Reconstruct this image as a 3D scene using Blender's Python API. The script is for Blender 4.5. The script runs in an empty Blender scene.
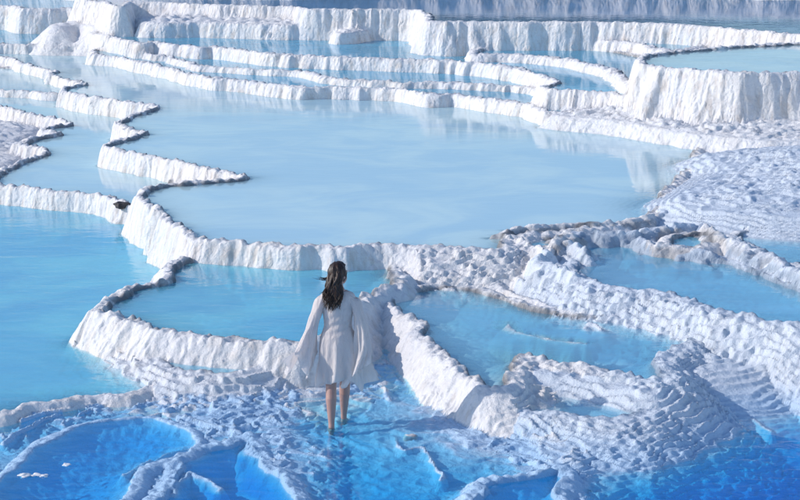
import bpy, bmesh, math, random
import numpy as np
from mathutils import Vector, Matrix

# ------------------------------------------------------------------ camera, sky, sun, exposure
FPX, PITCH, HCAM = 1900.0, math.radians(11.0), 5.06
sc = bpy.context.scene
col = sc.collection
cam_d = bpy.data.cameras.new('camera'); cam = bpy.data.objects.new('camera', cam_d); col.objects.link(cam)
cam_d.sensor_width = 36.0; cam_d.lens = 36.0 * FPX / 800.0
cam_d.clip_start = 0.1; cam_d.clip_end = 3000.0
cam.location = (0, 0, HCAM); cam.rotation_euler = (math.pi/2 - PITCH, 0, 0)
sc.camera = cam
SUN_DIR = Vector((-1.0, -0.05, 0.54)).normalized()          # towards the sun: low, from the left
SUN_EL = math.asin(SUN_DIR.z); SUN_ROT = math.atan2(SUN_DIR.x, SUN_DIR.y)
w = bpy.data.worlds.new('World'); sc.world = w; w.use_nodes = True
nt = w.node_tree; nt.nodes.clear()
sky = nt.nodes.new('ShaderNodeTexSky'); sky.sky_type = 'NISHITA'; sky.sun_disc = False
sky.sun_elevation = SUN_EL; sky.sun_rotation = SUN_ROT; sky.altitude = 400; sky.air_density = 1.0; sky.dust_density = 0.8; sky.ozone_density = 4.0
bg = nt.nodes.new('ShaderNodeBackground'); bg.inputs['Strength'].default_value = 0.15
wo = nt.nodes.new('ShaderNodeOutputWorld')
nt.links.new(sky.outputs[0], bg.inputs[0]); nt.links.new(bg.outputs[0], wo.inputs[0])
sl = bpy.data.lights.new('sun', 'SUN'); sun = bpy.data.objects.new('sun', sl); col.objects.link(sun)
sl.energy = 2.6; sl.angle = math.radians(0.55); sl.color = (1.0, 0.93, 0.86)
sun.rotation_euler = SUN_DIR.to_track_quat('Z', 'Y').to_euler(); sun.location = (-20, 10, 20)
vs = sc.view_settings; vs.view_transform = 'Standard'; vs.look = 'None'; vs.exposure = 0.24; vs.gamma = 1.0; vs.use_curve_mapping = False

# ------------------------------------------------------------------ helpers
CP, SP = math.cos(PITCH), math.sin(PITCH)
def ground(px, py, z=0.0):
    """the point of the level plane z that the photograph shows at pixel (px, py)"""
    a, b = (px-400)/FPX, (250-py)/FPX
    dy, dz = CP + b*SP, -SP + b*CP
    t = (z-HCAM)/dz
    return (a*t, dy*t)
def project(x, y, z):
    yy = y*CP - (z-HCAM)*SP; up = y*SP + (z-HCAM)*CP
    return 400 + FPX*x/yy, 250 - FPX*up/yy
def hash2(ix, iy, seed):
    h = (ix.astype(np.int64)*374761393 + iy.astype(np.int64)*668265263 + seed*1442695041) & 0xffffffff
    h = ((h ^ (h >> 13)) * 1274126177) & 0xffffffff
    return ((h ^ (h >> 16)) & 0xffff).astype(np.float32) * np.float32(2*math.pi/65536)
def perlin(x, y, seed=0):
    x = np.asarray(x, np.float32); y = np.asarray(y, np.float32)
    x0 = np.floor(x); y0 = np.floor(y); fx = x-x0; fy = y-y0
    u = fx*fx*fx*(fx*(fx*6-15)+10); v = fy*fy*fy*(fy*(fy*6-15)+10)
    def g(ox, oy):
        a = hash2(x0+ox, y0+oy, seed)
        return np.cos(a)*(fx-ox) + np.sin(a)*(fy-oy)
    a, b, c, d = g(0,0), g(1,0), g(0,1), g(1,1)
    return 1.5*((a+(b-a)*u)*(1-v) + (c+(d-c)*u)*v)
def sstep(a, b, x):
    t = np.clip((x-a)/(b-a), 0, 1); return t*t*(3-2*t)
def smooth_poly(pts, n=3):
    """Catmull-Rom through a closed outline"""
    P = np.array(pts, float); m = len(P); out = []
    for i in range(m):
        p0, p1, p2, p3 = P[i-1], P[i], P[(i+1) % m], P[(i+2) % m]
        L = np.linalg.norm(p2-p1)
        k = n if L < 3.0 else n+2
        for j in range(k):
            t = j/k
            q = 0.5*((2*p1)+(-p0+p2)*t+(2*p0-5*p1+4*p2-p3)*t*t+(-p0+3*p1-3*p2+p3)*t**3)
            out.append(0.6*q + 0.4*(p1+(p2-p1)*t))
    return np.array(out, np.float32)
def sdf(poly, X, Y, closed=True):
    """signed distance (negative inside) and arc length of the nearest point"""
    best = np.full(X.shape, 1e9, np.float32); arc = np.zeros(X.shape, np.float32)
    ins = np.zeros(X.shape, bool); s = 0.0
    m = len(poly)
    for i in range(m if closed else m-1):
        ax, ay = poly[i]; bx, by = poly[(i+1) % m]
        dx, dy = bx-ax, by-ay; L2 = dx*dx+dy*dy
        if L2 < 1e-9: continue
        px, py = X-ax, Y-ay
        t = np.clip((px*dx+py*dy)/L2, 0, 1)
        d2 = (px-t*dx)**2 + (py-t*dy)**2
        k = d2 < best
        best[k] = d2[k]; L = math.sqrt(L2); arc[k] = s + t[k]*L; s += L
        if closed and abs(dy) > 1e-9:
            c = (ay > Y) != (by > Y)
            xi = ax + (Y-ay)*dx/dy
            ins ^= c & (X < xi)
    d = np.sqrt(best)
    return (np.where(ins, -d, d) if closed else d), arc

GX, GY = ground(338, 431, -.02)
FEET = [(GX-.062, GY), (GX+.045, GY+.345)]
# ------------------------------------------------------------------ the terraces, traced on the level plane of each pool
T = []
def terrace(key, z, pts, label=None, slope=3.0, depth=0.35, lip=0.04, water='pale', wet=0.0, kind='pool', flute=1.0, rimw=0.07, world=False, shelf=0.35):
    xy = pts if world else [ground(x, y, z) for x, y in pts]
    T.append(dict(key=key, z=z, poly=smooth_poly(xy), label=label, slope=slope, depth=depth, lip=lip, water=water, wet=wet, kind=kind, flute=flute, rimw=rimw, shelf=shelf))

terrace('L1', .08, [(-150,432),(-60,421),(0,411),(25,404),(50,401),(95,396),(128,397),(160,380),(200,330),(230,270),(200,225),(120,195),(0,185),(-150,176)],
        'low terrace with a long turquoise pool and a thin dark rim', slope=1.3, depth=.55, lip=.015, water='turq', shelf=.7, rimw=.04)
terrace('BL2', .035, [(12,470),(25,455),(50,440),(80,428),(110,420),(150,419),(188,430),(192,447),(150,465),(130,480),(110,510),(60,540),(-10,540),(-5,490)],
        'shallow blue basin with white crusts in the water, edged by thin rippled rims', slope=1.0, depth=.30, lip=.012, water='blue', wet=1, shelf=.6, rimw=.03)
terrace('S1', .0, [(178,470),(185,458),(205,452),(230,447),(250,441),(252,452),(262,465),(285,478),(300,500),(305,540),(140,540),(172,490)],
        'small deep blue basin with a knobbly rim, ringed by submerged ripples', slope=.8, depth=.30, lip=.045, water='blue', wet=1, shelf=.25, rimw=.05)
terrace('S2', .0, [(485,490),(500,483),(530,479),(562,471),(560,483),(556,500),(560,540),(465,540)],
        'small blue basin under the fan of fine rippled rimstone', slope=.8, depth=.25, rimw=.05, lip=.045, water='blue', wet=1, shelf=.25)
terrace('A2', .19, [(150,349),(165,362),(185,372),(230,374),(262,368),(292,358),(292,348),(200,342),(150,334)],
        'narrow shelf with a damp hollow just below the turquoise pool', slope=.55, depth=.06, lip=.03, water='pale', wet=.25, flute=.6)
terrace('A', .40, [(100,313),(108,306),(125,297),(145,290),(160,285),(172,277),(173,270),(185,265),(200,262),(260,255),(340,258),(378,262),(396,280),(386,290),(368,297),(352,310),(338,330),(318,343),(290,345),(260,343),(235,340),(200,337),(165,334),(145,326),(128,320)],
        'rounded terrace with a turquoise pool and dark beaded rim behind the woman', slope=1.5, depth=.45, lip=.065, water='turq', shelf=.5)
terrace('D', .33, [(-80,97),(0,107),(35,116),(60,121),(73,126),(58,128),(45,131),(55,133),(64,135),(50,138),(35,141),(24,146),(30,148),(45,150),(54,154),(40,160),(20,165),(8,171),(2,180),(-10,184.5),(0,187),(50,191),(85,195),(108,199),(122,204),(145,206),(175,180),(175,140),(140,110),(70,88),(-80,84)],
        'terrace with a pale pool and three dark-lipped lobes, holding the dark stone on its rim', slope=4.0, depth=.3, lip=.065, water='milk')
terrace('G1', .46, [(-90,87.5),(0,90.5),(30,91.5),(58,94),(75,92),(60,80),(30,70),(-90,63)],
        'little pale ledge pool tucked under the scalloped wall of the broad milky pool', slope=4.0, depth=.2, lip=.04, water='milk')
terrace('C', .63, [(-100,56),(0,57),(25,64),(48,71),(61,72),(48,74.5),(60,78),(75,82),(86,85),(78,87),(68,89),(66,92),(85,97),(120,102),(158,108),(145,115),(125,122),(120,125),(135,129),(150,134.5),(130,139),(110,146),(112,149),(150,157),(200,167),(235,174),(250,178),(240,182),(200,185),(165,187),(147,191),(141,197),(150,203),(162,210),(172,222),(188,232),(205,241),(250,246),(300,249),(340,249),(380,246),(420,248),(470,250),(498,249),(502,240),(540,234),(600,228),(640,222),(655,212),(662,190),(690,168),(697,150),(700,140),(640,126),(560,112),(500,100),(400,86),(200,70),(100,53),(0,50),(-100,50)],
        'broadest terrace, a milky pale blue pool with a scalloped rim and pointed tongues', slope=[(320,4.0),(375,1.8),(420,.55),(520,.6),(560,1.0)], depth=.35, lip=.055, water='milk')
terrace('B', .30, [(392,300),(410,294),(450,288),(480,292),(510,302),(560,317),(600,320),(660,322),(690,332),(690,345),(660,360),(655,381),(620,376),(590,370),(560,364),(530,357),(516,357),(508,368),(506,386),(496,392),(480,382),(462,365),(445,352),(435,345),(424,336),(430,328),(410,319),(398,312)],
        'terrace holding a teal pool beside a white sloping bank with a rippled foot', slope=[(480,1.15),(560,.5),(690,.6)], depth=.35, lip=.05, water='teal', shelf=.6)
terrace('P', .17, [(498,399),(510,384),(560,388),(600,396),(645,411),(612,420),(560,414),(520,408)],
        'narrow pale puddle terrace above the rippled rimstone fan', slope=[(500,.9),(560,.4),(600,.3),(650,.33),(700,.45)], depth=.14, lip=.03, water='teal', wet=.85, shelf=.2)
terrace('Q', .285, [(528,363),(560,368),(600,375),(640,387),(648,390),(600,380),(550,373),(525,368)], 'low crusty white bank along the teal pool', slope=.5, lip=0, kind='mound', wet=.8)
terrace('RS', .06, [(690,352),(745,356),(800,362),(880,380),(880,386),(770,366),(700,362),(672,356)], 'rippled bluish bank sinking into the deep blue water', slope=.3, lip=0, kind='mound', wet=.8)
terrace('RS2', .20, [(676,345),(715,347),(745,356),(742,366),(705,370),(672,364)], 'rippled bluish shelf joining the teal pool bank to the deep blue water', slope=.33, lip=0, kind='mound', wet=.85)
terrace('M', .53, [(578,246),(600,243),(640,243),(655,250),(690,255),(720,262),(760,275),(800,292),(880,325),(880,352),(800,326),(740,316),(700,306),(650,293),(600,287),(590,282),(577,277),(573,270),(590,262),(581,253)],
        'terrace with a teal blue pool between two crusty white banks', slope=[(640,.55),(720,.6),(800,.9)], depth=.25, lip=.05, water='teal', wet=.75)
terrace('N', .60, [(668,244),(680,238),(700,236),(714,240),(710,246),(690,248),(674,247)], 'tiny pool terrace with a cream rim beside the teal pool', slope=1.2, depth=.12, lip=.05, water='pale')
terrace('N2', .60, [(514,243),(555,240),(560,245),(525,249)], 'sliver of pool beneath a dark ridge by the broad milky pool', slope=1.0, depth=.12, lip=.05, water='pale')
terrace('O', .60, [(735,238),(760,233),(880,232),(880,285),(800,270),(770,259),(745,247)], 'grey blue pool terrace behind a knobbly white bank', slope=.9, depth=.2, lip=.06, water='teal', wet=.4)
terrace('LM', .19, [(-90,118),(0,121),(30,126),(26,133),(8,140),(24,150),(10,158),(-10,166),(-90,172)], 'snowy crust lying between the dark-lipped lobes of the pale pool', slope=.8, lip=0, kind='mound')
terrace('RM', .80, [(712,156),(740,152),(800,148),(900,148),(900,212),(800,216),(740,212),(700,206),(690,196),(715,180),(730,168)], 'bluish white mound of rippled crust below the tall fluted wall', slope=.4, lip=0, kind='mound', wet=.85)
terrace('KL', .86, [(560,114),(600,118),(640,123),(700,133),(760,139),(900,141),(900,100),(640,100),(580,105)], 'crusty ledge running along the foot of the tall fluted wall', slope=1.0, lip=0, kind='mound', wet=.15)
terrace('F1', .84, [(-110,44),(0,45),(60,46),(104,46),(96,52),(98,56),(120,58),(160,66),(200,77),(250,82),(290,88),(330,88),(400,90),(432,96),(455,95),(500,101),(530,105),(548,113),(600,114),(640,122),(660,120),(640,100),(540,80),(400,65),(200,50),(106,40),(100,29),(-110,28)],
        'long narrow terrace stepping up directly from the broad milky pool', slope=3.5, depth=.25, lip=.05, water='pale', rimw=.1)
terrace('F15', .93, [(150,54),(172,58),(200,66),(250,70),(300,72),(340,80),(400,83),(455,84),(530,88),(556,95),(560,88),(500,76),(400,66),(200,53)],
        'thin middle step with a low white rim among the stacked terraces', slope=3.0, depth=.2, lip=.05, water='pale', rimw=.1)
terrace('F2', 1.17, [(100,33),(105,36),(125,40),(144,44),(150,42),(175,45),(200,48),(215,47),(260,53),(310,57),(400,60),(450,62),(500,66),(530,72),(545,77),(558,83),(548,87),(552,91),(600,93),(640,98),(660,96),(640,75),(600,60),(560,50),(400,40),(200,30),(110,28)],
        'curving terrace with a turquoise pool at the foot of the big back walls', slope=3.2, depth=.3, lip=.05, water='pale', rimw=.1)
terrace('F25', 1.30, [(478,55),(520,55.5),(560,59),(600,66),(620,73),(636,86),(652,82),(652,62),(600,50),(540,49),(490,50)], 'stubby terrace with broken white rims beside the tall fluted wall', slope=1.6, depth=.15, lip=.05, water='pale', rimw=.1)
terrace('F27', 1.50, [(596,41),(640,44),(672,52),(700,46),(640,36),(600,37)], 'small upper ledge between the back wall and the tall fluted wall', slope=2.2, depth=.12, lip=.05, water='pale', rimw=.1)
terrace('T1', 1.52, [(150,23),(200,23),(250,24),(303,25),(305,17),(150,14)], 'lower white step beneath the long back wall', slope=2.6, lip=.03, kind='mound')
terrace('T2', 1.32, [(58,26),(80,24),(100,26.5),(104,24.5),(85,21.5),(62,23)], 'rubbly white heap at the foot of the back wall', slope=.9, lip=0, kind='mound')
terrace('T3', 1.42, [(340,33),(362,31),(366,28),(420,30),(420,24),(340,24)], 'stubby white step at the foot of the back wall', slope=2.4, lip=.03, kind='mound')
terrace('K', 1.76, [(645,61),(649,66),(662,69),(680,70),(720,73),(760,74),(800,74),(900,76),(900,44),(800,45),(740,48),(680,53),(655,57)],
        'tall round fluted wall like a frozen curtain, with a pale pool on top', slope=3.2, depth=.2, lip=.05, water='milk', rimw=.1, flute=1.2)
terrace('F3', 1.90, [(116,5),(118,7),(122,6),(125,2.5),(160,3),(200,5),(300,7.5),(310,9.8),(400,10),(425,12),(432,18),(437,22),(500,22.5),(600,23),(680,25),(740,30),(800,35),(920,40),(920,-5),(116,-5)],
        'long back wall of fluted white drapery with a dark blue pool above it', slope=3.2, depth=.6, lip=.04, water='navy', rimw=.1, flute=1.0)
terrace('F3L', 1.50, [(-130,5),(0,6),(22,7),(26,9),(60,9),(100,9.5),(118,8),(135,4),(135,-3),(-130,-3)],
        'cream stained fluted wall with a round bulging lobe at the back', slope=3.0, depth=.4, lip=.04, water='pale', rimw=.1, flute=1.2)
terrace('R4', 2.32, [(-30,60.5),(-13,60),(-9,57.5),(-7.0,52.4),(-3,51.8),(0,52.8),(7,52.2),(16,50.8),(30,50.5),(30,64),(-30,64)], 'highest white step beyond the dark blue pool', slope=2.5, lip=.03, kind='mound', world=True, flute=.4)

# ridges: thin rimstone walls (polyline, crest height, half width)
RIDGES = [
 ([(503,238),(515,234),(545,231),(600,228),(640,224),(668,216)], .63, 0.7100, .12),
 ([(556,250),(562,243),(590,238),(630,239),(660,234),(700,230)], .60, 0.7000, .14),
 ([(640,243),(652,249),(690,255),(712,258)], .58, 0.6600, .12),
 ([(706,234),(716,243),(745,254),(775,268),(800,279),(850,298)], .58, 0.7000, .18),
 ([(505,243),(510,250),(530,254),(548,262)], .55, 0.6800, .14),
 ([(566,250),(586,258),(584,263)], .55, 0.6700, .13),
 ([(552,258),(540,268),(552,276),(572,282)], .50, 0.6200, .16),
 ([(470,262),(490,270),(520,283),(560,300),(600,308)], .36, 0.4100, .07),
 ([(440,268),(470,280),(520,298),(560,310),(620,314)], .31, 0.3500, .07),
 ([(508,325),(511,332),(530,337),(560,341),(585,344)], .28, 0.2900, .05),
 ([(585,330),(592,326),(600,332)], .28, 0.3100, .06),
 ([(20,420),(50,411),(80,405),(105,403)], .03, 0.0360, .045),
 ([(5,440),(25,428),(45,418),(62,413)], .03, 0.0335, .045),
 ([(80,412),(95,406),(108,404)], .03, 0.0335, .045),
 ([(125,478),(140,470),(165,455),(200,447),(235,441),(262,434)], .0, 0.0185, .06),
 ([(175,497),(178,482),(190,472),(205,480),(220,490)], .0, 0.0110, .07),
 ([(250,440),(252,455),(280,470),(310,500)], .0, 0.0160, .08),
 ([(395,440),(405,452),(420,448),(432,462),(440,480)], -.02, -0.0065, .05),
 ([(470,494),(490,482),(530,476),(565,468),(600,455)], .0, 0.0210, .07),
 ([(700,395),(720,402),(745,415),(770,432)], -.07, -.055, .06),
 ([(728,398),(750,404),(775,406)], -.07, -.05, .06),
 ([(368,392),(378,388),(388,392),(392,402)], .0, 0.0260, .07),
 ([(180,415),(200,420),(220,428),(250,425)], .04, 0.0510, .05),
]

# ------------------------------------------------------------------ height field: a lattice that widens with distance
Y0, Y1, KY, KX, HALF = 11.5, 66.0, 0.00112, 0.00104, 0.32
rows = int(math.log(Y1/Y0)/KY); cols = int(2*HALF/KX)
yy = (Y0*np.exp(np.arange(rows)*KY)).astype(np.float32)
uu = np.linspace(-HALF, HALF, cols).astype(np.float32)
X = yy[:,None]*uu[None,:]; Y = np.repeat(yy[:,None], cols, 1)
PX0, PY0 = project(X, Y, 0.0)
def N(f, seed, wx=0, wy=0): return perlin(X*f+wx, Y*f+wy, seed)
n1, n2, n3, n4 = N(.9, 1), N(2.3, 2), N(5.2, 3), N(12., 4)
N4b = N(2.6, 5)
near = sstep(48, 32, Y)
WLEV = (0.012*(Y-17.0) - 0.018*np.maximum(X, 0) ).astype(np.float32)
WLEV = np.minimum(WLEV, .06)
net = np.exp(-((N(1.9, 31)+.22*n3+.06*n4)/.11)**2); net2 = np.exp(-((N(3.9, 32)+.18*n4)/.16)**2)
rel = -.060 + .028*n1 + .026*n2 + .040*net*(.75+.6*n3) + .022*net2 + .006*n4
def blob(cx, cy, rx, ry, dz):
    return dz*np.exp(-(((PX0-cx)/rx)**2 + ((PY0-cy)/ry)**2))
for b in [(775,455,105,66,-.55),(690,495,70,50,-.32),(395,482,60,35,-.14),(440,408,36,22,-.05),(352,430,45,24,-.03),(415,445,70,45,-.05),(235,420,70,24,.065),(150,402,40,8,.03),(245,392,80,12,.05),
          (530,440,58,22,.09),(600,430,45,36,.09),(300,462,55,26,.05),(575,475,42,32,.08),(690,378,50,16,.06),(30,425,50,14,.02),(10,495,22,30,.04),(375,395,30,12,.03),(420,437,22,6,.05),(350,490,40,20,-.05)]:
    rel += blob(*b)
H = (WLEV + rel).astype(np.float32)
H = np.where(Y > 30, np.minimum(H, .0), H)
owner = np.full(H.shape, -1, np.int16)
inner = np.zeros(H.shape, np.int8)          # 0 wall / slope, 1 rim, 2 pool floor
STEP = np.full(H.shape, .026, np.float32); EDGE = (Y*.8 + .5*X).astype(np.float32)
GENT = np.ones(H.shape, np.float32)         # where the slope is gentle enough for rimstone steps
WP = np.full(H.shape, -1, np.int16)
LIP = np.zeros(H.shape, np.float32); WET = np.ones(H.shape, np.float32)
scal = .085*n1 + .055*n2 + .025*n3
T.sort(key=lambda t: t['z'])
for i, t in enumerate(T):
    p = t['poly']; sl_ = t['slope']
    smin = sl_ if not isinstance(sl_, list) else min(s for _, s in sl_)
    reach = min(3.0, max(.6, (t['z']+.25)/smin + .3))
    m = (X > p[:,0].min()-reach) & (X < p[:,0].max()+reach) & (Y > p[:,1].min()-reach) & (Y < p[:,1].max()+reach)
    if not m.any(): continue
    x, y = X[m], Y[m]
    d, arc = sdf(p, x, y)
    far = sstep(24, 40, y)
    if isinstance(sl_, list):
        px, _ = project(x, y, t['z']); s = np.interp(px, [a for a,_ in sl_], [b for _,b in sl_])
    else: s = np.full(x.shape, sl_)
    wg = 1 - (1-sstep(.5, 1.3, s))*sstep(-.02, .15, d)*.85
    d = d + (.085*n1[m] + .055*n2[m]*(.4+.6*wg))*(1.0+.3*far) + (.025*n3[m]*(1.0+.3*far) + .012*n4[m])*wg
    # drapery: ribs that run down the wall, from the arc length along the rim
    fl = np.abs(perlin(arc*1.3+i*7+.6*perlin(arc*.7, d, 15), d*.6, 11))*.075 + np.abs(perlin(arc*3.7+i*3, d*1.1, 12))*.055 + np.abs(perlin(arc*8.0+i*5, d*2.5, 16))*.026 + perlin(arc*17, d*4, 13)*.008
    lump = perlin(x*4.5, y*4.5+i, 14)*.06 + np.abs(perlin(x*9, y*9+i, 17))*.07
    e = d - t['rimw'] + (fl-.06)*t['flute']*np.clip(.75+1.3*perlin(arc*.55+i, d*.3, 18), .25, 1.7)*sstep(0, .10, d)*np.clip(s/1.5, 0, 1)*(1+.6*far)
    zt = t['z'] + t['lip']*(.75+.6*n3[m]+.4*n4[m])
    r = .06
    drop = s*(np.sqrt(np.maximum(e,0)**2 + r*r) - r)
    drop = drop + lump*sstep(.05, .3, drop)*np.clip(wg*1.2-.2, 0, 1)
    out = zt - drop
    if t['key'] in ('A2', 'P', 'Q', 'RS', 'RS2'):
        foot = WLEV[m] + .045 - (.085 + .22*sstep(600, 690, PX0[m]))*np.maximum(e, 0) + .02*n2[m]
        out = np.where(out > foot+.04, out, np.where(out < foot-.04, foot, foot + (out-foot+.04)**2/.16)) if t['key'] != 'A2' else np.where(WP[m] < 0, np.maximum(out, foot), out)
        out = np.where(WP[m] < 0, out, zt - drop)
    if t['kind'] == 'pool':
        q = -d
        fl_ = t['z'] - .05 - t['depth']*(1-np.exp(-np.maximum(q-.05,0)/t['shelf'])) + .02*n2[m]*sstep(.1,.6,q) + .008*n4[m]
        lw = .05
        ins = zt + (fl_-zt)*sstep(0, lw, q)
    else:
        ins = zt + .05*n2[m]*sstep(0,.4,-d) + .03*n3[m]*sstep(0,.2,-d) + (np.minimum(.15*(-d), .40) if t['key'] == 'RM' else np.minimum(.10*(-d), .03 if t['key'] == 'Q' else .12))
    hh = np.where(d <= 0, ins, out)
    Hm = H[m]
    over = (d <= 0) | (hh > Hm)
    if t['kind'] != 'pool': over = hh > Hm
    Hm = np.where(over, hh, Hm); H[m] = Hm
    o = owner[m]; o[over] = i; owner[m] = o
    z_ = np.where(d < -.05, 2, np.where(e < .05, 1, 0)).astype(np.int8)
    if t['kind'] != 'pool': z_ = np.where(d <= -.05, 2, 0).astype(np.int8)
    if t['kind'] == 'pool':
        wp = WP[m]; wp[d <= .02] = i; WP[m] = wp
    iz = inner[m]; iz[over] = z_[over]; inner[m] = iz
    if t['key'] in ('A2', 'P', 'Q', 'RS', 'RS2', 'M', 'RM', 'C', 'BL2'):
        st = STEP[m]; st[over] = np.clip(s*.10, .024, .065)[over]; STEP[m] = st
        ed = EDGE[m]; ed[over] = e[over]; EDGE[m] = ed
    g = GENT[m]; gv = sstep(1.3, .5, s)*sstep(.02, .15, e)
    if t['kind'] == 'pool': gv = np.where(d < 0, .0, gv)
    else: gv = np.where(d < 0, 1., sstep(1.3,.5,s))
    g[over] = gv[over]; GENT[m] = g
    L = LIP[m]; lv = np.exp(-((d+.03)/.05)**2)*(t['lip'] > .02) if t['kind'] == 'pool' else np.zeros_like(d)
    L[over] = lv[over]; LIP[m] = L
    wv = t['wet'] + (.8*sstep(560, 640, PX0[m]) if t['key'] == 'B' else 0*d)
    W = WET[m]; W[over] = wv[over]; WET[m] = W
for pts, zp, zc, hw in RIDGES:
    p = np.array([ground(a, b, zp) for a, b in pts], np.float32)
    m = (X > p[:,0].min()-.8) & (X < p[:,0].max()+.8) & (Y > p[:,1].min()-.8) & (Y < p[:,1].max()+.8)
    x, y = X[m], Y[m]
    wob = .05 if zp < .2 else .08
    d, arc = sdf(p, x+wob*n2[m]+.5*wob*n3[m]+.012*n4[m], y+wob*N4b[m]+.5*wob*n1[m]+.015*n4[m], closed=False)
    hw = hw*(.55 if zp < .2 else 1.)*(1+.45*n3[m])
    knob = .4*perlin(arc*4.0, d*2, 21) + .3*perlin(arc*11.0, d*3, 22)
    amp = zc-zp
    hh = zc + amp*knob - max(amp, .035)*1.15*(d/np.maximum(hw, .02))**1.6
    over = hh > H[m]
    h = H[m]; h[over] = hh[over]; H[m] = h
    g = GENT[m]; g[over] = .45; GENT[m] = g
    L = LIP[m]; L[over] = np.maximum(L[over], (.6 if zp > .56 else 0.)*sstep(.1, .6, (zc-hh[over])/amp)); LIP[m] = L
    z_ = inner[m]; z_[over & (z_ == 2)] = 1; inner[m] = z_

# rimstone: little dams along the contours of every gentle slope
def dams(h, step, warp):
    k = h/step + warp; f = np.floor(k); t = k-f
    return (f + sstep(0, .38, t) + .32*np.exp(-((t-.42)/.10)**2) - warp)*step
warp = 1.0*n1 + .9*n2 + .42*n3 + .08*n4
CALM = 1 - .65*np.exp(-(((PX0-400)/85)**2 + ((PY0-440)/55)**2)) - .5*np.exp(-(((PX0-760)/90)**2 + ((PY0-450)/60)**2))
GENT = GENT*np.where(owner < 0, CALM, 1).astype(np.float32)
H1 = dams(H, STEP + .02*sstep(24, 40, Y), warp)
fine = .4 + .6*sstep(-.2, .3, N(.7, 8))
H1 = H1 + .5*fine*(dams(H1, .013, .9*n3 + .45*n4 + .2*N(24., 6)) - H1)
H = H + GENT*near*((H1-H)*.9 - .006)
rip = np.sin(2*math.pi*(EDGE/.075 + 1.1*n2 + .55*n3 + .12*n4))
H = H + GENT*near*sstep(24, 19, Y)*.0065*rip*sstep(-.15, .25, N(1.1, 9))
H = H + GENT*(1-near)*(.03*n3+.03*np.abs(n4))
H += (.004*N(30., 7) + .006*n4)*np.where(inner == 2, .3, 1.0)

# normals of the whole field, shared by every piece so that no seam shows
ii = np.arange(rows*cols).reshape(rows, cols)
P3 = np.stack([X, Y, H], -1)
du = np.gradient(P3, axis=1); dv = np.gradient(P3, axis=0)
NR = np.cross(du, dv); NR /= np.linalg.norm(NR, axis=-1, keepdims=True)

# ------------------------------------------------------------------ materials
def mat(name):
    m = bpy.data.materials.new(name); m.use_nodes = True
    n = m.node_tree.nodes; n.clear()
    out = n.new('ShaderNodeOutputMaterial')
    return m, m.node_tree, out
def node(nt, typ, **kw):
    n = nt.nodes.new(typ)
    for k, v in kw.items():
        if k.startswith('_'): setattr(n, k[1:], v)
        else: n.inputs[k.replace('__', ' ')].default_value = v
    return n
def L(nt, a, b): nt.links.new(a, b)
def mixc(nt, fac, a, b, blend='MIX'):
    n = nt.nodes.new('ShaderNodeMix'); n.data_type = 'RGBA'; n.blend_type = blend
    for sock, v in ((n.inputs[0], fac), (n.inputs[6], a), (n.inputs[7], b)):
        if hasattr(v, 'is_output'): nt.links.new(v, sock)
        elif isinstance(v, (int, float)): sock.default_value = v
        else: sock.default_value = (*v, 1)
    return n.outputs[2]
def math_(nt, op, a, b=None, clamp=False):
    n = nt.nodes.new('ShaderNodeMath'); n.operation = op; n.use_clamp = clamp
    for s, v in zip(n.inputs, (a, b)):
        if v is None: continue
        if hasattr(v, 'is_output'): nt.links.new(v, s)
        else: s.default_value = v
    return n.outputs[0]
def noise(nt, co, scale, detail=4, rough=.55, dist=0):
    n = node(nt, 'ShaderNodeTexNoise', Scale=scale, Detail=detail, Roughness=rough, Distortion=dist); L(nt, co, n.inputs['Vector']); return n.outputs[0]
def ramp(nt, v, a, b):
    n = node(nt, 'ShaderNodeMapRange', _clamp=True); n.interpolation_type = 'SMOOTHSTEP'
    L(nt, v, n.inputs[0]); n.inputs[1].default_value = a; n.inputs[2].default_value = b; return n.outputs[0]
def attr(nt, name): 
    n = nt.nodes.new('ShaderNodeAttribute'); n.attribute_name = name; return n.outputs['Fac']

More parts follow.
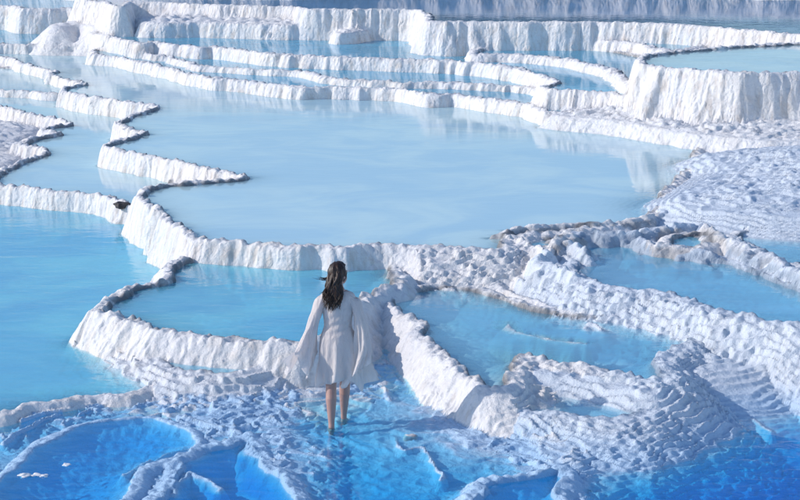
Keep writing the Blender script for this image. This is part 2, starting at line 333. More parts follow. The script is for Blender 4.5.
def make_travertine():
    m, nt, out = mat('travertine')
    geo = nt.nodes.new('ShaderNodeNewGeometry'); co = geo.outputs['Position']
    big, mid, fine, grit = noise(nt, co, .55, 3), noise(nt, co, 3.2, 5, .6), noise(nt, co, 17, 6, .65), noise(nt, co, 70, 4, .7)
    c = mixc(nt, ramp(nt, big, .40, .66), (.86,.835,.815), (.79,.78,.79))
    c = mixc(nt, math_(nt, 'MULTIPLY', ramp(nt, mid, .48, .74), .5), c, (.66,.60,.54))      # cream mineral stains
    c = mixc(nt, math_(nt, 'MULTIPLY', ramp(nt, fine, .56, .74), .35), c, (.56,.55,.55))      # grey crust
    # vertical drip streaks
    mp = node(nt, 'ShaderNodeMapping'); mp.inputs['Scale'].default_value = (5.5, 5.5, .7); L(nt, co, mp.inputs['Vector'])
    st = noise(nt, mp.outputs[0], 1.6, 4, .6)
    sep = nt.nodes.new('ShaderNodeSeparateXYZ'); L(nt, geo.outputs['Normal'], sep.inputs[0])
    steep = ramp(nt, sep.outputs[2], .75, .35)
    c = mixc(nt, math_(nt, 'MULTIPLY', math_(nt, 'MULTIPLY', ramp(nt, st, .46, .70), steep), .55), c, (.60,.51,.44))
    # dark band along the inner rims and on the higher ridge flanks
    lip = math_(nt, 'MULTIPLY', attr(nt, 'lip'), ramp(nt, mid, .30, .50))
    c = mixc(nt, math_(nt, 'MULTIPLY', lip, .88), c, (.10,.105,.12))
    wet = attr(nt, 'wet')
    c = mixc(nt, math_(nt, 'MULTIPLY', wet, .85), c, (.38,.62,.88))  # blue tint: wet film low down, shadow tone painted on the right banks
    b = node(nt, 'ShaderNodeBsdfPrincipled', Roughness=.85); L(nt, c, b.inputs['Base Color'])
    L(nt, math_(nt, 'SUBTRACT', .85, math_(nt, 'MULTIPLY', wet, .45)), b.inputs['Roughness'])
    b.inputs['Specular IOR Level'].default_value = .35
    vo = nt.nodes.new('ShaderNodeTexVoronoi'); vo.feature = 'SMOOTH_F1'; vo.inputs['Scale'].default_value = 9.0; vo.inputs['Smoothness'].default_value = .5
    mv = node(nt, 'ShaderNodeMapping'); mv.inputs['Scale'].default_value = (1.25, 1.25, .4); L(nt, co, mv.inputs['Vector'])
    va = nt.nodes.new('ShaderNodeVectorMath'); va.operation = 'ADD'; L(nt, mv.outputs[0], va.inputs[0])
    nw = node(nt, 'ShaderNodeTexNoise', Scale=5.0, Detail=3.0); L(nt, co, nw.inputs['Vector'])
    vs_ = nt.nodes.new('ShaderNodeVectorMath'); vs_.operation = 'SCALE'; L(nt, nw.outputs['Color'], vs_.inputs[0]); vs_.inputs['Scale'].default_value = .22
    L(nt, vs_.outputs[0], va.inputs[1]); L(nt, va.outputs[0], vo.inputs['Vector'])
    hgt = math_(nt, 'ADD', math_(nt, 'MULTIPLY', fine, .9), math_(nt, 'MULTIPLY', grit, .35))
    hgt = math_(nt, 'SUBTRACT', hgt, math_(nt, 'MULTIPLY', math_(nt, 'MULTIPLY', vo.outputs['Distance'], 1.3), attr(nt, 'crust')))
    bp = node(nt, 'ShaderNodeBump', Strength=.7, Distance=.04); L(nt, hgt, bp.inputs['Height']); L(nt, bp.outputs[0], b.inputs['Normal'])
    L(nt, b.outputs[0], out.inputs[0]); return m
M_TRAV = make_travertine()

def make_water(name, colr, kd, amin=0.0, wave=.02, wscale=2.2, shallow=None, milk=.9, sigma=(4.5, .9, .15)):
    m, nt, out = mat(name)
    geo = nt.nodes.new('ShaderNodeNewGeometry'); co = geo.outputs['Position']
    dep = math_(nt, 'MAXIMUM', attr(nt, 'depth'), 0.0)
    a = math_(nt, 'SUBTRACT', 1.0, math_(nt, 'POWER', math.e, math_(nt, 'MULTIPLY', dep, -kd)))
    a = math_(nt, 'MULTIPLY', math_(nt, 'MAXIMUM', a, amin), milk)
    patch = noise(nt, co, .5, 4, .6, 1.0)
    sh = shallow or tuple(min(1, v*1.25+.04) for v in colr)
    c = mixc(nt, ramp(nt, patch, .35, .68), colr, sh)
    dif = node(nt, 'ShaderNodeBsdfDiffuse'); L(nt, c, dif.inputs[0])
    tr = node(nt, 'ShaderNodeBsdfTransparent'); cc = nt.nodes.new('ShaderNodeCombineColor')      # light lost on the way through, per colour
    for k_, sg in enumerate(sigma): L(nt, math_(nt, 'POWER', math.e, math_(nt, 'MULTIPLY', dep, -sg)), cc.inputs[k_])
    L(nt, cc.outputs[0], tr.inputs[0])
    body = nt.nodes.new('ShaderNodeMixShader'); L(nt, a, body.inputs[0]); L(nt, tr.outputs[0], body.inputs[1]); L(nt, dif.outputs[0], body.inputs[2])
    mp = node(nt, 'ShaderNodeMapping'); mp.inputs['Scale'].default_value = (1.0, 1.7, 1.0); L(nt, co, mp.inputs['Vector'])
    w1, w2 = noise(nt, mp.outputs[0], wscale, 3, .5, .4), noise(nt, mp.outputs[0], wscale*5, 3, .55)
    calm = ramp(nt, noise(nt, co, .35, 2), .38, .62)
    hh = math_(nt, 'ADD', w1, math_(nt, 'MULTIPLY', math_(nt, 'MULTIPLY', w2, .30), calm))
    bp = node(nt, 'ShaderNodeBump', Strength=1.0, Distance=wave); L(nt, hh, bp.inputs['Height'])
    fr = node(nt, 'ShaderNodeFresnel', IOR=1.33); L(nt, bp.outputs[0], fr.inputs['Normal'])
    gl = node(nt, 'ShaderNodeBsdfGlossy', Roughness=.03); L(nt, bp.outputs[0], gl.inputs['Normal'])
    mx = nt.nodes.new('ShaderNodeMixShader'); L(nt, math_(nt, 'MULTIPLY', fr.outputs[0], math_(nt, 'SUBTRACT', 1.0, geo.outputs['Backfacing'])), mx.inputs[0]); L(nt, body.outputs[0], mx.inputs[1]); L(nt, gl.outputs[0], mx.inputs[2])
    L(nt, mx.outputs[0], out.inputs[0]); return m
WATER = dict(
    milk=make_water('milky_water', (.57,.85,.96), 9, .25, .0025),
    turq=make_water('turquoise_water', (.21,.67,.92), 6.5, .15, .010, 2.2, None, .7),
    teal=make_water('teal_water', (.26,.58,.78), 7, .12, .006, 2.2, None, .6),
    pale=make_water('pale_turquoise_water', (.13,.53,.76), 8, .2, .0025),
    blue=make_water('blue_water', (.02,.48,.99), 8, .05, .007, 3.0, (.03,.48,.97), .22, (10.0, 1.75, .04)),
    deep=make_water('deep_blue_water', (.02,.45,.99), 8, .02, .007, 3.0, (.03,.44,.98), .20, (11.0, 1.6, .04)),
    navy=make_water('navy_water', (.03,.20,.42), 6, .3, .0025))

# ------------------------------------------------------------------ pieces of the height field as objects
q00, q01, q11, q10 = ii[:-1,:-1].ravel(), ii[:-1,1:].ravel(), ii[1:,1:].ravel(), ii[1:,:-1].ravel()
QUADS = np.stack([q00, q01, q11, q10], 1)
FO = owner[:-1,:-1].ravel(); FZ = np.maximum.reduce([inner[:-1,:-1].ravel()*0+inner[:-1,:-1].ravel()])
FZ = inner[:-1,:-1].ravel()
def link(o, parent=None):
    col.objects.link(o)
    if parent: o.parent = parent
    return o
def field_mesh(name, quads, zs, attrs, normals=None):
    ids = np.unique(quads); rem = np.zeros(rows*cols, np.int32); rem[ids] = np.arange(len(ids), dtype=np.int32)
    q = rem[quads]
    me = bpy.data.meshes.new(name)
    co = np.stack([X.ravel()[ids], Y.ravel()[ids], zs.ravel()[ids]], 1).astype(np.float32)
    me.vertices.add(len(ids)); me.vertices.foreach_set('co', co.ravel())
    me.loops.add(q.size); me.loops.foreach_set('vertex_index', q.ravel().astype(np.int32))
    me.polygons.add(len(q)); me.polygons.foreach_set('loop_start', np.arange(0, q.size, 4, dtype=np.int32))
    me.polygons.foreach_set('use_smooth', np.ones(len(q), bool))
    me.update(calc_edges=True)
    for k, v in attrs.items():
        a = me.attributes.new(k, 'FLOAT', 'POINT'); a.data.foreach_set('value', v.ravel()[ids].astype(np.float32))
    if normals is not None:
        me.normals_split_custom_set_from_vertices(normals.reshape(-1,3)[ids].tolist())
    return me
def islands(s, small=12):
    """the separate pieces of a set of faces; crumbs stay with the largest"""
    g = s.reshape(rows-1, cols-1); r_, c_ = np.nonzero(g); r0, r1, c0, c1 = r_.min(), r_.max()+1, c_.min(), c_.max()+1
    g = g[r0:r1, c0:c1]; lab = np.where(g, np.arange(1, g.size+1).reshape(g.shape), 0)
    for it in range(60):
        old = lab.copy()
        for ax in (0, 1):                       # sweep runs: every unbroken run takes its largest label
            l = lab if ax else lab.T
            for flip in (False, True):
                v = l[:, ::-1] if flip else l
                run = np.zeros(v.shape[0], v.dtype)
                for j in range(v.shape[1]):
                    run = np.where(v[:, j] > 0, np.maximum(run, v[:, j]), 0); v[:, j] = run
        if (old == lab).all(): break
    ids, n = np.unique(lab[lab > 0], return_counts=True)
    if len(ids) < 2: return [s]
    big = [k for k, m_ in zip(ids, n) if m_ >= small] or [ids[n.argmax()]]
    main = ids[n.argmax()]; out = []
    for k in big:
        m_ = (lab == k) if k != main else g & ~np.isin(lab, [b_ for b_ in big if b_ != main])
        f = np.zeros((rows-1, cols-1), bool); f[r0:r1, c0:c1] = m_; out.append(f.ravel())
    return out
def setp(o, **kw):
    for k, v in kw.items():
        if v is not None: o[k] = v
    return o
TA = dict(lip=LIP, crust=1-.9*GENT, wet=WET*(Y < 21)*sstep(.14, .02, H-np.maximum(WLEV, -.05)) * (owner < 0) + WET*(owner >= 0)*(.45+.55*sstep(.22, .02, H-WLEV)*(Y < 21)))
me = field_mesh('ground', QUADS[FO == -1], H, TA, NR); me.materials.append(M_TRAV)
setp(link(bpy.data.objects.new('ground', me)), kind='structure')
for i, t in enumerate(T):
    sel = FO == i
    if not sel.any(): print('empty terrace', t['key']); continue
    x0, y0 = t['poly'].mean(0)
    root = link(bpy.data.objects.new('travertine_terrace', None)); root.empty_display_size = .2
    root.location = (float(x0), float(y0), t['z']-.3)
    setp(root, label=t['label'], category='terrace', group='white travertine terraces')
    names = {2: 'basin_floor' if t['kind'] == 'pool' else 'top', 1: 'rim', 0: 'wall' if t['kind'] == 'pool' else 'bank'}
    for z_, nm in names.items():
        s2 = sel & (FZ == z_)
        if s2.sum() < 4: continue
        for s3 in islands(s2) if nm in ('bank', 'basin_floor') else [s2]:
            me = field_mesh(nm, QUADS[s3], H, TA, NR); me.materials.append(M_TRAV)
            o = link(bpy.data.objects.new(nm, me), root); o.matrix_parent_inverse = Matrix.Translation(-root.location)
    if t['kind'] == 'pool':
        lev = t['z']
        k = (WP[:-1,:-1].ravel() == i) & (np.min(H.ravel()[QUADS], 1) < lev)
        if k.sum() > 3:
            me = field_mesh('water', QUADS[k], np.full(H.shape, lev, np.float32), dict(depth=lev-H)); me.materials.append(WATER[t['water']])
            setp(link(bpy.data.objects.new('water', me)), kind='structure')
RING = np.zeros(H.shape, np.float32)          # rings spreading from the walker's ankles
for fx, fy in FEET:
    rr_ = np.hypot(X-fx, (Y-fy)); RING += .0045*np.sin(2*math.pi*rr_/.105+1.0+1.5*n2)*np.exp(-rr_/.22)*sstep(.0, .05, rr_)
# the thin sheet of water that runs over the lowest ground
k = (WP[:-1,:-1].ravel() == -1) & (np.min((H-WLEV).ravel()[QUADS], 1) < 0) & (Y.ravel()[q00] < 22)
me = field_mesh('water', QUADS[k], WLEV+RING, dict(depth=WLEV-H)); me.materials.append(WATER['deep'])
setp(link(bpy.data.objects.new('water', me)), kind='structure')

# land round the terraces, and a dark wooded hill behind, out of the frame
def sheet(name, pts, faces, m):
    me = bpy.data.meshes.new(name); me.from_pydata(pts, [], faces); me.materials.append(m); me.update()
    o = link(bpy.data.objects.new(name, me)); o['kind'] = 'structure'; return o
sheet('land', [(-400,-60,-1.2),(400,-60,-1.2),(400,900,-1.2),(-400,900,-1.2)], [(0,1,2,3)], M_TRAV)
mh, nth, oh = mat('wooded_hill')
gh = nth.nodes.new('ShaderNodeNewGeometry')
ch = mixc(nth, ramp(nth, noise(nth, gh.outputs['Position'], .4, 6, .7), .35, .65), (.020,.035,.022), (.06,.075,.04))
bh = node(nth, 'ShaderNodeBsdfPrincipled', Roughness=.95); L(nth, ch, bh.inputs['Base Color']); L(nth, bh.outputs[0], oh.inputs[0])
pts, fcs = [], []
nx, ny = 90, 14
rr = random.Random(4)
for j in range(ny):
    for i_ in range(nx):
        x = -260 + 520*i_/(nx-1); y = 80 + 90*j/(ny-1)
        h = 10.5*math.sin(math.pi*min(1, (j+.2)/(ny*.75))/2)**1.3*(1+.10*math.sin(x*.031)+.06*math.sin(x*.11+1)) + rr.uniform(-.5,.5)
        pts.append((x, y, -1.3+h))
for j in range(ny-1):
    for i_ in range(nx-1):
        a = j*nx+i_; fcs.append((a, a+1, a+nx+1, a+nx))
hill = sheet('hill', pts, fcs, mh)
for p_ in hill.data.polygons: p_.use_smooth = True

# ------------------------------------------------------------------ loose stones
def height_at(x, y):
    r_ = math.log(y/Y0)/KY; c_ = (x/y+HALF)/(2*HALF)*(cols-1)
    return float(H[int(np.clip(round(r_), 0, rows-1)), int(np.clip(round(c_), 0, cols-1))])
def simple_mat(name, c1, c2, rough=.8, scale=9, bump=.01):
    m, nt, out = mat(name)
    tc = nt.nodes.new('ShaderNodeTexCoord'); n = noise(nt, tc.outputs['Object'], scale, 5, .6)
    b = node(nt, 'ShaderNodeBsdfPrincipled', Roughness=rough); L(nt, mixc(nt, ramp(nt, n, .35, .65), c1, c2), b.inputs['Base Color'])
    bp = node(nt, 'ShaderNodeBump', Strength=.5, Distance=bump); L(nt, n, bp.inputs['Height']); L(nt, bp.outputs[0], b.inputs['Normal'])
    L(nt, b.outputs[0], out.inputs[0]); return m
M_DARK = simple_mat('dark_stone', (.018,.016,.018), (.06,.05,.05), .6, 14)
M_WHITE = simple_mat('white_crust', (.85,.84,.82), (.74,.74,.76), .8, 16)
def stone(name, px, py, z, size, m, label, seed, group=None, sink=.3):
    x, y = ground(px, py, z)
    bm = bmesh.new(); bmesh.ops.create_icosphere(bm, subdivisions=4, radius=1)
    r_ = random.Random(seed); ph = [(r_.uniform(1.5,4), r_.uniform(0,6), Vector((r_.uniform(-1,1), r_.uniform(-1,1), r_.uniform(-1,1))).normalized()) for _ in range(9)]
    for v in bm.verts:
        k = 1 + sum(.07*math.sin(f*v.co.dot(dv)*2+p) for f, p, dv in ph)
        v.co = Vector((v.co.x*size[0]*k, v.co.y*size[1]*k, max(v.co.z, -.6)*size[2]*k))
    me = bpy.data.meshes.new(name); bm.to_mesh(me); bm.free(); me.materials.append(m)
    for p in me.polygons: p.use_smooth = True
    o = link(bpy.data.objects.new(name, me)); o.location = (x, y, (z+size[2]*.1 if 'crust' == name[-5:] else max(height_at(x, y), z-.06) + size[2]*(1-sink)*.5))
    setp(o, label=label, category='crust' if name == 'white_crust' else 'stone', group=group)
stone('dark_stone', 122, 204, .36, (.115,.09,.055), M_DARK, 'dark rounded stone lying on the white rim of a pale pool', 3)
for k_, (px, py, s_) in enumerate([(25,476,.036),(36,475.5,.030),(44,476,.026),(67,465,.024)]):  # white flecks, modelled as thin lumps lying on the water surface
    stone('white_crust', px, py, .035, (s_*1.5, s_*1.3, s_*.55), M_WHITE, ['biggest white crust in the row of three floating on the blue basin','middle white crust in the row of three floating on the blue basin','smallest white crust ending the floating row of three','lone white crust floating on the blue basin apart from the row'][k_], 10+k_, 'white crusts in the blue basin')
stone('crusted_stone', 411, 436, -.01, (.075,.06,.035), simple_mat('crusted_stone', (.7,.68,.68), (.25,.24,.26), .8, 9), 'white crusted stone with dark patches in the shallow water', 21)

# ------------------------------------------------------------------ the person walking away through the shallows
gx, gy = ground(338, 431, -.02)
gz = -.075
person = link(bpy.data.objects.new('person', None)); person.location = (gx, gy, gz); person.scale = (.975, .975, .975)
setp(person, label='person with dark wavy hair in a white wide-sleeved dress walking barefoot in shallow water', category='person')
def tube(bm, pts, seg=14, cap=True):
    """pts: (centre, rx, ry) rings in the plane across the path; closed ends"""
    rings = []
    for k, (c, rx, ry) in enumerate(pts):
        c = Vector(c)
        t = (Vector(pts[min(k+1, len(pts)-1)][0]) - Vector(pts[max(k-1, 0)][0])).normalized()
        a = Vector((1,0,0)) if abs(t.x) < .8 else Vector((0,1,0))
        u = (a - t*a.dot(t)).normalized(); v = t.cross(u)
        rings.append([bm.verts.new(c + u*rx*math.cos(2*math.pi*j/seg) + v*ry*math.sin(2*math.pi*j/seg)) for j in range(seg)])
    for r0, r1 in zip(rings, rings[1:]):
        for j in range(seg): bm.faces.new((r0[j], r0[(j+1) % seg], r1[(j+1) % seg], r1[j]))
    if cap:
        bm.faces.new(list(reversed(rings[0]))); bm.faces.new(rings[-1])
    return rings
def ball(bm, c, r, rot=None):
    g = bmesh.ops.create_icosphere(bm, subdivisions=3, radius=1)
    for v in g['verts']:
        p = Vector((v.co.x*r[0], v.co.y*r[1], v.co.z*r[2]))
        if rot: p = rot @ p
        v.co = p + Vector(c)
def smooth_mesh(me):
    for p in me.polygons: p.use_smooth = True
def evaluated(name, bm, mods):
    me = bpy.data.meshes.new(name+'_src'); bm.normal_update(); bm.to_mesh(me); bm.free()
    o = bpy.data.objects.new(name+'_src', me); col.objects.link(o)
    for typ, kw in mods:
        md = o.modifiers.new(typ, typ)
        for k, v in kw.items(): setattr(md, k, v)
    dg = bpy.context.evaluated_depsgraph_get(); dg.update()
    new = bpy.data.meshes.new_from_object(o.evaluated_get(dg)); new.name = name
    bpy.data.objects.remove(o); bpy.data.meshes.remove(me)
    smooth_mesh(new); return new
bm = bmesh.new()
# trunk, neck
tube(bm, [((0,.17,.82),.11,.09),((0,.17,.90),.165,.115),((0,.168,.98),.15,.105),((0,.17,1.07),.118,.085),((0,.178,1.18),.135,.095),((0,.182,1.28),.15,.10),((0,.18,1.35),.14,.085),((0,.182,1.40),.075,.06),((.003,.19,1.45),.050,.052),((.006,.195,1.50),.048,.052)], 18)
# head turned a little to the side
HR = Matrix.Rotation(math.radians(-38), 3, 'Z'); HC = Vector((.008,.205,1.565))
for c, r in [((0,-.012,.012),(.074,.092,.092)),((0,.045,-.045),(.055,.052,.062)),((0,.062,-.085),(.030,.026,.026)),((0,.098,-.022),(.012,.016,.022)),((0,.088,-.062),(.024,.012,.010)),((-.075,-.005,-.015),(.010,.020,.030)),((.075,-.005,-.015),(.010,.020,.030)),((0,.082,.015),(.050,.014,.010))]:
    ball(bm, HC + HR @ Vector(c), r, HR)
# legs: the trailing one and the one stepping forward
def leg(hip, knee, ankle, toe):
    h, k, a = Vector(hip), Vector(knee), Vector(ankle)
    calf = k.lerp(a, .3) + Vector((0,-.018,0))
    tube(bm, [(h,.088,.09),(h.lerp(k,.35),.080,.082),(h.lerp(k,.75),.061,.064),(k,.052,.055),(calf,.053,.056),(k.lerp(a,.62)+Vector((0,-.008,0)),.041,.043),(k.lerp(a,.88),.030,.033),(a,.030,.036)], 14)
    t = Vector(toe)
    heel = a + Vector((0,-.035,-.035))
    tube(bm, [(heel,.024,.024),(a.lerp(t,.15)+Vector((0,0,-.02)),.033,.036),(a.lerp(t,.5)+Vector((0,0,-.005)),.036,.026),(a.lerp(t,.8),.042,.018),(t,.034,.011)], 12)
leg((-.078,.17,.86), (-.068,.115,.47), (-.062,-.005,.085), (-.072,.16,.02))
leg((.078,.17,.86), (.062,.275,.48), (.045,.345,.085), (.055,.51,.02))
# arms with hands
def arm(sh, el, wr, hd, side):
    s, e, w_, h = Vector(sh), Vector(el), Vector(wr), Vector(hd)
    tube(bm, [(s,.044,.046),(s.lerp(e,.3),.043,.045),(s.lerp(e,.8),.036,.037),(e,.034,.035),(e.lerp(w_,.3),.033,.034),(e.lerp(w_,.8),.024,.025),(w_,.020,.024)], 12)
    dr = (h-w_).normalized(); sd = Vector((0,1,0)); sd = (sd - dr*sd.dot(dr)).normalized(); nn = dr.cross(sd)
    tube(bm, [(w_,.022,.020),(w_+dr*.035,.016,.034),(w_+dr*.085,.014,.040)], 12)
    for q, (off, ln) in enumerate([(-.030,.060),(-.010,.072),(.010,.078),(.030,.070)]):
        b0 = w_+dr*.078+sd*off; b1 = b0+dr*ln*.5+nn*side*.008; b2 = b0+dr*ln*.9+nn*side*.026
        tube(bm, [(b0,.0085,.0085),(b1,.0080,.0080),(b2,.0065,.0065)], 8)
    b0 = w_+dr*.03+sd*.028; tube(bm, [(b0,.010,.010),(b0+dr*.03+sd*.022,.009,.009),(b0+dr*.058+sd*.028,.007,.007)], 8)
arm((-.150,.18,1.325), (-.232,.135,1.10), (-.285,.165,.885), (-.305,.18,.78), 1)
arm((.150,.18,1.325), (.218,.125,1.10), (.240,.165,.885), (.245,.19,.78), -1)
bmesh.ops.recalc_face_normals(bm, faces=bm.faces)
me = evaluated('body', bm, [('REMESH', dict(mode='VOXEL', voxel_size=.0052)), ('SMOOTH', dict(factor=.5, iterations=4))])
m_, nt_, out_ = mat('skin')
b_ = node(nt_, 'ShaderNodeBsdfPrincipled', Roughness=.5); tcs = nt_.nodes.new('ShaderNodeTexCoord')
L(nt_, mixc(nt_, noise(nt_, tcs.outputs['Object'], 9, 4), (.40,.235,.195), (.52,.31,.26)), b_.inputs['Base Color'])
b_.inputs['Subsurface Weight'].default_value = .12; b_.inputs['Subsurface Radius'].default_value = (.01,.004,.002)
L(nt_, b_.outputs[0], out_.inputs[0]); M_SKIN = m_
me.materials.append(M_SKIN); link(bpy.data.objects.new('body', me), person)

m_, nt_, out_ = mat('white_chiffon')
tcs = nt_.nodes.new('ShaderNodeTexCoord')
d_ = node(nt_, 'ShaderNodeBsdfPrincipled', Roughness=.7); d_.inputs['Base Color'].default_value = (.95,.90,.875,1); d_.inputs['Sheen Weight'].default_value = .2
t_ = node(nt_, 'ShaderNodeBsdfTranslucent'); t_.inputs[0].default_value = (.97,.90,.86,1)
mpc = node(nt_, 'ShaderNodeMapping'); mpc.inputs['Scale'].default_value = (1,1,.3); mpc.inputs['Rotation'].default_value = (0,.35,0); L(nt_, tcs.outputs['Object'], mpc.inputs['Vector'])
bp_ = node(nt_, 'ShaderNodeBump', Strength=.8, Distance=.035); L(nt_, noise(nt_, mpc.outputs[0], 17, 4, .55, .6), bp_.inputs['Height']); L(nt_, bp_.outputs[0], t_.inputs['Normal']); L(nt_, bp_.outputs[0], d_.inputs['Normal'])
x_ = nt_.nodes.new('ShaderNodeMixShader'); x_.inputs[0].default_value = .45; L(nt_, d_.outputs[0], x_.inputs[1]); L(nt_, t_.outputs[0], x_.inputs[2]); tp_ = node(nt_, 'ShaderNodeBsdfTransparent'); x2_ = nt_.nodes.new('ShaderNodeMixShader'); x2_.inputs[0].default_value = .13
L(nt_, x_.outputs[0], x2_.inputs[1]); L(nt_, tp_.outputs[0], x2_.inputs[2]); L(nt_, x2_.outputs[0], out_.inputs[0])
M_CLOTH = m_
def cloth(name, ring_fn, nv, nu, solid=.003):
    bm = bmesh.new(); R_ = [[bm.verts.new(ring_fn(i/(nv-1), 2*math.pi*j/nu)) for j in range(nu)] for i in range(nv)]
    for i in range(nv-1):
        for j in range(nu): bm.faces.new((R_[i][j], R_[i][(j+1) % nu], R_[i+1][(j+1) % nu], R_[i+1][j]))
    bmesh.ops.recalc_face_normals(bm, faces=bm.faces)
    me = evaluated(name, bm, [('SOLIDIFY', dict(thickness=solid, offset=0)), ('SMOOTH', dict(factor=.3, iterations=1))])
    me.materials.append(M_CLOTH); return link(bpy.data.objects.new(name, me), person)
def interp(tab, t):
    ks = [r[0] for r in tab]; 
    return [float(np.interp(t, ks, [r[c] for r in tab])) for c in range(1, len(tab[0]))]
def curve(tab, t, e=.05): 
    a, b, c = interp(tab, max(0,t-e)), interp(tab, t), interp(tab, min(1,t+e))
    return [(p+2*q+r)/4 for p, q, r in zip(a, b, c)]
#            t   cx    cy    z     rx    ry
DRESS = [(0,.000,.182,1.405,.085,.066),(.05,0,.180,1.385,.150,.080),(.10,0,.180,1.35,.172,.098),(.2,0,.180,1.26,.160,.108),(.32,0,.174,1.14,.137,.098),(.42,0,.168,1.06,.130,.094),(.55,0,.160,.96,.168,.122),(.66,.005,.158,.87,.185,.145),(.80,.02,.158,.72,.208,.165),(.92,.03,.158,.59,.232,.19),(1,.03,.155,.51,.225,.19)]
def dress(t, th):
    cx, cy, z, rx, ry = curve(DRESS, t, .03)
    f = max(0, (t-.45)/.55)**1.4
    k = 1 + f*(.19*(1-2*abs(math.sin(3.5*th+1.2+2.5*t)))+0.13*(1-2*abs(math.sin(5.5*th+4*t)))+.05*math.sin(16*th+.5-3*t))
    # cross folds drawn over the small of the back
    back = max(0, -math.sin(th))
    fold = back*(.006*math.sin(62*t+2.2*math.cos(th)*2)*math.exp(-((t-.40)/.14)**2) + .005*math.sin(30*t+5*math.cos(th)+1)*math.exp(-((t-.22)/.10)**2))
    r_ = k + fold/.12
    zz = z + f*(.045*math.sin(3*th+.6)+.026*math.sin(5*th+2)+.014*math.sin(9*th)) 
    wind = f*.075*(1+math.cos(th-.2))*.5
    return (cx + rx*r_*math.cos(th) + wind, cy + ry*r_*math.sin(th), zz)
cloth('dress', dress, 70, 120)
def sleeve_fn(tab, seed, hem, fold):
    def fn(t, th):
        cx, cy, cz, rx, ry, tilt = curve(tab, t, .04)
        f = max(0, (t-.30)/.70)
        k = 1 + (.04+fold*f)*(1-2*abs(math.sin(2.5*th+seed+2*t))+.7*(1-2*abs(math.sin(4.5*th+2*seed-3*t)))+.4*math.sin(11*th+seed*3+6*t))
        x = rx*k*math.cos(th); y = ry*k*math.sin(th)
        ff = f**2
        z = x*tilt + ff*hem(th) + .010*math.sin(25*t+2*math.cos(th)+seed)*(1-f)
        return (cx+x, cy+y, cz+z)
    return fn
LS = [(0,-.09,.18,1.365,.06,.066,.0),(.12,-.152,.178,1.335,.068,.070,.35),(.35,-.218,.145,1.15,.058,.060,.25),(.55,-.262,.150,1.00,.066,.062,.15),(.72,-.300,.150,.86,.088,.072,.1),(.86,-.335,.12,.76,.115,.11,.15),(1,-.385,.07,.69,.145,.13,.05)]
RSL = [(0,.09,.18,1.365,.06,.066,.0),(.12,.152,.178,1.335,.068,.070,-.35),(.35,.212,.135,1.15,.058,.062,-.25),(.55,.228,.135,1.00,.072,.070,-.15),(.75,.236,.105,.85,.088,.080,-.05),(.9,.200,.055,.73,.105,.085,.3),(1,.165,.030,.63,.130,.08,.55)]
cloth('sleeve', sleeve_fn(LS, .7, lambda th: -.09*math.cos(2*th+.9) + .06*math.sin(3*th+1), .20), 46, 72)
cloth('sleeve', sleeve_fn(RSL, 2.1, lambda th: -.07*math.cos(th-3.6) + .035*math.sin(3*th), .20), 46, 72)

# hair: a cap over the skull and many wavy locks hanging on the back
bm = bmesh.new(); rg = random.Random(8)
g = bmesh.ops.create_icosphere(bm, subdivisions=4, radius=1); kill = []
for v in g['verts']:
    p = v.co.copy()
    if p.y > .38 and p.z < .55: kill.append(v)
    k = 1 + .05*math.sin(9*math.atan2(p.y, p.x)+3*p.z) + .02*math.sin(23*p.x+11*p.z)
    v.co = HC + HR @ Vector((p.x*.090*k, p.y*.106*k - .012, p.z*.108*k + .012))
bmesh.ops.delete(bm, geom=kill, context='VERTS')
def lock(start, end, r0, wav, ph, n=13, out=.0):
    s, e = Vector(start), Vector(end); pts = []
    for k in range(n):
        t = k/(n-1); p = s.lerp(e, t)
        p += Vector((wav*math.sin(7.5*t+ph)*t**.5, -out*math.sin(math.pi*min(1, t*1.4)) + .6*wav*math.cos(6.2*t+ph*1.7)*t, -.02*math.sin(math.pi*t)))
        r_ = r0*(.55+.75*math.sin(math.pi*min(1,t*.85+.12)))*(1-.75*t**3)
        pts.append((p, r_, r_*.7))
    tube(bm, pts, 7)
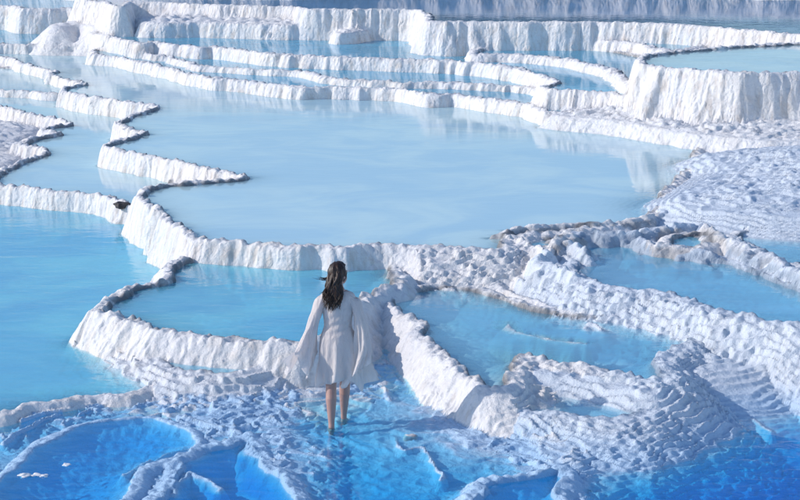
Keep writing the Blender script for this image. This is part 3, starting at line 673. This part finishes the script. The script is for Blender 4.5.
for k in range(190):
    a = rg.uniform(-1, 1); ang = a*1.35 - .35
    st = HC + HR @ Vector((.078*math.sin(ang), -.085*math.cos(ang)*rg.uniform(.6,1), rg.uniform(.0,.085)))
    ex = -.055 + a*.082 + rg.uniform(-.025,.025)
    ez = rg.uniform(1.20,1.36) + abs(a)*.06
    lock(st, (ex, .055+rg.uniform(-.012,.02), ez), rg.uniform(.0055,.011), rg.uniform(.012,.034), rg.uniform(0,6.3), out=.035)
for k in range(16):
    z0 = 1.525+rg.uniform(-.012,.012)
    lock((-.065, .17+rg.uniform(-.01,.02), z0+rg.uniform(-.01,.03)), (-.235+rg.uniform(0,.10), .16+rg.uniform(-.03,.03), 1.535+rg.uniform(-.010,.012)), .0026, .010, rg.uniform(0,6))
bmesh.ops.recalc_face_normals(bm, faces=bm.faces)
me = bpy.data.meshes.new('hair'); bm.to_mesh(me); bm.free(); smooth_mesh(me)
m_, nt_, out_ = mat('dark_hair'); tcs = nt_.nodes.new('ShaderNodeTexCoord')
mp_ = node(nt_, 'ShaderNodeMapping'); mp_.inputs['Scale'].default_value = (60,60,7); L(nt_, tcs.outputs['Object'], mp_.inputs['Vector'])
nn_ = noise(nt_, mp_.outputs[0], 3, 3); b_ = node(nt_, 'ShaderNodeBsdfPrincipled', Roughness=.42)
L(nt_, mixc(nt_, ramp(nt_, nn_, .4, .7), (.010,.006,.005), (.085,.036,.018)), b_.inputs['Base Color'])
bp_ = node(nt_, 'ShaderNodeBump', Strength=.6, Distance=.004); L(nt_, nn_, bp_.inputs['Height']); L(nt_, bp_.outputs[0], b_.inputs['Normal'])
L(nt_, b_.outputs[0], out_.inputs[0]); me.materials.append(m_); link(bpy.data.objects.new('hair', me), person)
for s_ in (-1, 1):
    bm = bmesh.new(); ball(bm, HC + HR @ Vector((s_*.030,.083,-.002)), (.011,.009,.006), HR)
    me = bpy.data.meshes.new('eye'); bm.to_mesh(me); bm.free(); smooth_mesh(me); me.materials.append(m_); link(bpy.data.objects.new('eye', me), person)
